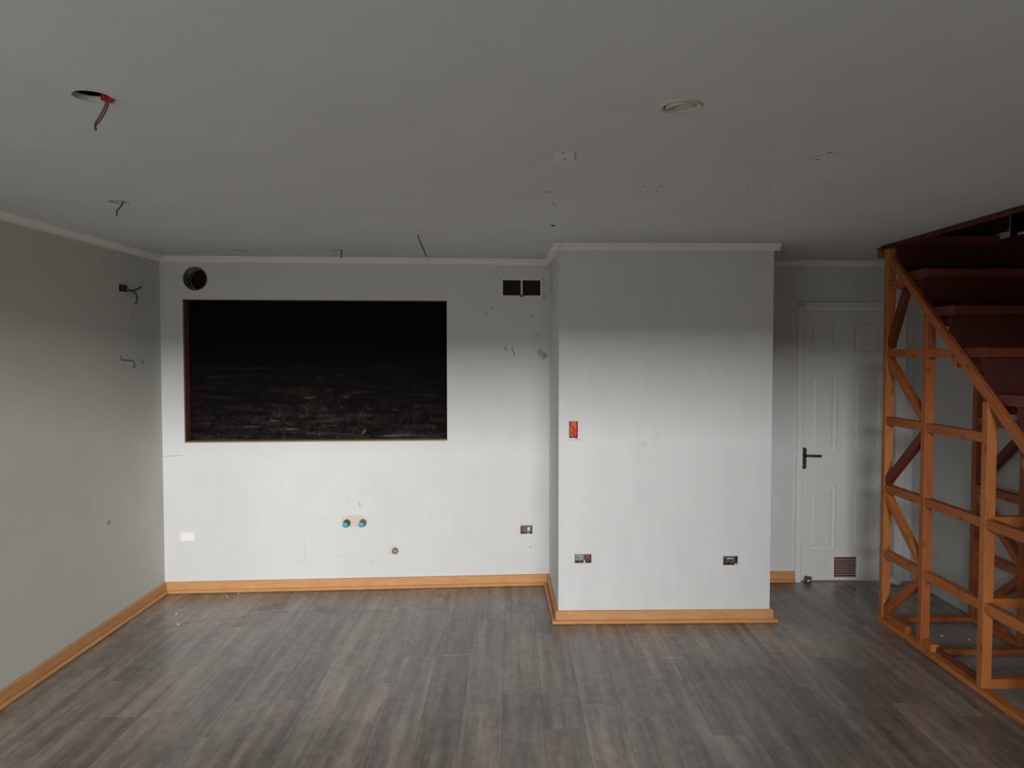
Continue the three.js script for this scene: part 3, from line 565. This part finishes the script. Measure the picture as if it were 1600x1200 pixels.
// ---------------------------------------------------------------- open stud framing under the stairs
const studs = stairs, fp = sp;
const S = 0.05, ROWS = [0.44, 0.86, 1.29, 1.715, 2.14], D1 = 4.905, D2 = 4.435, D3 = 3.855;   // centres of the posts
for (const [side, x] of [[0, XL + S / 2], [1, 2.962]]) {
  bar('bottom_plate', fp(x - (side ? 0 : 0.008), 0.015, 2.0), fp(x - (side ? 0 : 0.008), 0.015, 4.93), 0.066, 0.03, W.frame[0], studs, 0.003);
  for (const [d, h] of [[D1, side ? 2.1 : 2.37], [D2, strH(D2) - 0.033], [D3, strH(D3) - 0.033], [3.28, strH(3.28) - 0.033], [2.7, strH(2.7) - 0.033]]) bar('post', fp(x, 0.03, d), fp(x, h, d), S, S, W.frame[side ? 1 : (d === D2 ? 1 : 0)], studs, 0.003, [0, 0, 1]);
  const n = (d0, d1, h) => bar('nogging', fp(x, h, d0), fp(x, h, d1), 0.045, 0.05, W.frame[Math.round(h * 10) & 1], studs, 0.003);
  for (const h of ROWS.slice(0, 4)) n(D2 + S / 2, D1 - S / 2, h);
  for (const h of ROWS.slice(0, 3)) n(D3 + S / 2, D2 - S / 2, h);
  for (const h of ROWS.slice(0, 2)) n(3.28 + S / 2, D3 - S / 2, h);
  n(4.17, D2 - S / 2, 1.715); n(4.715, D1 - S / 2, 2.14);
  const b = (d0, h0, d1, h1, m, inset = 0) => bar('brace', fp(x + inset, h0, d0), fp(x + inset, h1, d1), 0.04, 0.05, m, studs, 0.003);
  const a = D1 - S / 2, c = D2 + S / 2;
  b(a - 0.005, 1.76, 4.69, 2.1, W.brace); b(a, 1.67, c, 1.335, W.frame[1]); b(c, 1.245, a, 0.905, W.brace); b(a, 0.815, c, 0.485, W.frame[0]); b(c, 0.395, a, 0.075, W.frame[1]);
  // packing pieces on the plate
  bar('packing_block', fp(x, 0.05, 4.6), fp(x, 0.05, D1 - S / 2), 0.04, 0.04, W.frame[1], studs, 0.003);
  bar('packing_block', fp(x, 0.05, 4.31), fp(x, 0.05, D2 - S / 2), 0.046, 0.04, W.frame[0], studs, 0.003);
  bar('packing_block', fp(x + 0.014, 0.045, D3 + S / 2), fp(x + 0.014, 0.045, 4.3), 0.018, 0.03, W.brace, studs, 0.003);
}
for (const [d, y] of [[D1, 0.015], [4.36, 0.015], [D3, 0.05], [D3, 0.46], [D3, 0.872]]) bar('cross_rail', fp(XL + S, y, d), fp(2.937, y, d), 0.045, y < 0.03 ? 0.03 : 0.05, W.frame[d === D3 ? 0 : 1], studs, 0.003);
bar('trimmer', fp(XL + 0.012, 2.386, 2.0), fp(XL + 0.012, 2.386, 4.99), 0.02, 0.028, W.riser, studs, 0.003);

// loose chips of plaster on the floor
{
  const parts = [];
  for (const [x, d, s] of [[-2.005, 5.392, 0.008], [-1.951, 5.46, 0.006], [-2.208, 5.029, 0.007], [-2.107, 4.825, 0.009], [2.62, 4.66, 0.012], [2.52, 4.2, 0.01], [2.75, 4.6, 0.008]]) parts.push(new THREE.TetrahedronGeometry(s).rotateX(x).rotateY(d * 9).translate(x, s * 0.45 - (x > 2.36 && d < 4.95 ? 0.012 : 0), -d));
  put('plaster_crumbs', mergeGeometries(parts), M.white, null, { kind: 'stuff', label: 'tiny white crumbs of plaster scattered on the floor', category: 'debris' });
}

// ---------------------------------------------------------------- outdoors behind the viewer
put('ground', new THREE.BoxGeometry(80, 0.2, 60).translate(0, -0.25, 31.2), std({ color: 0x8b8a80, roughness: 0.95 }), null, ST('paved yard outside the glazed front'));

renderer.render(scene, camera);
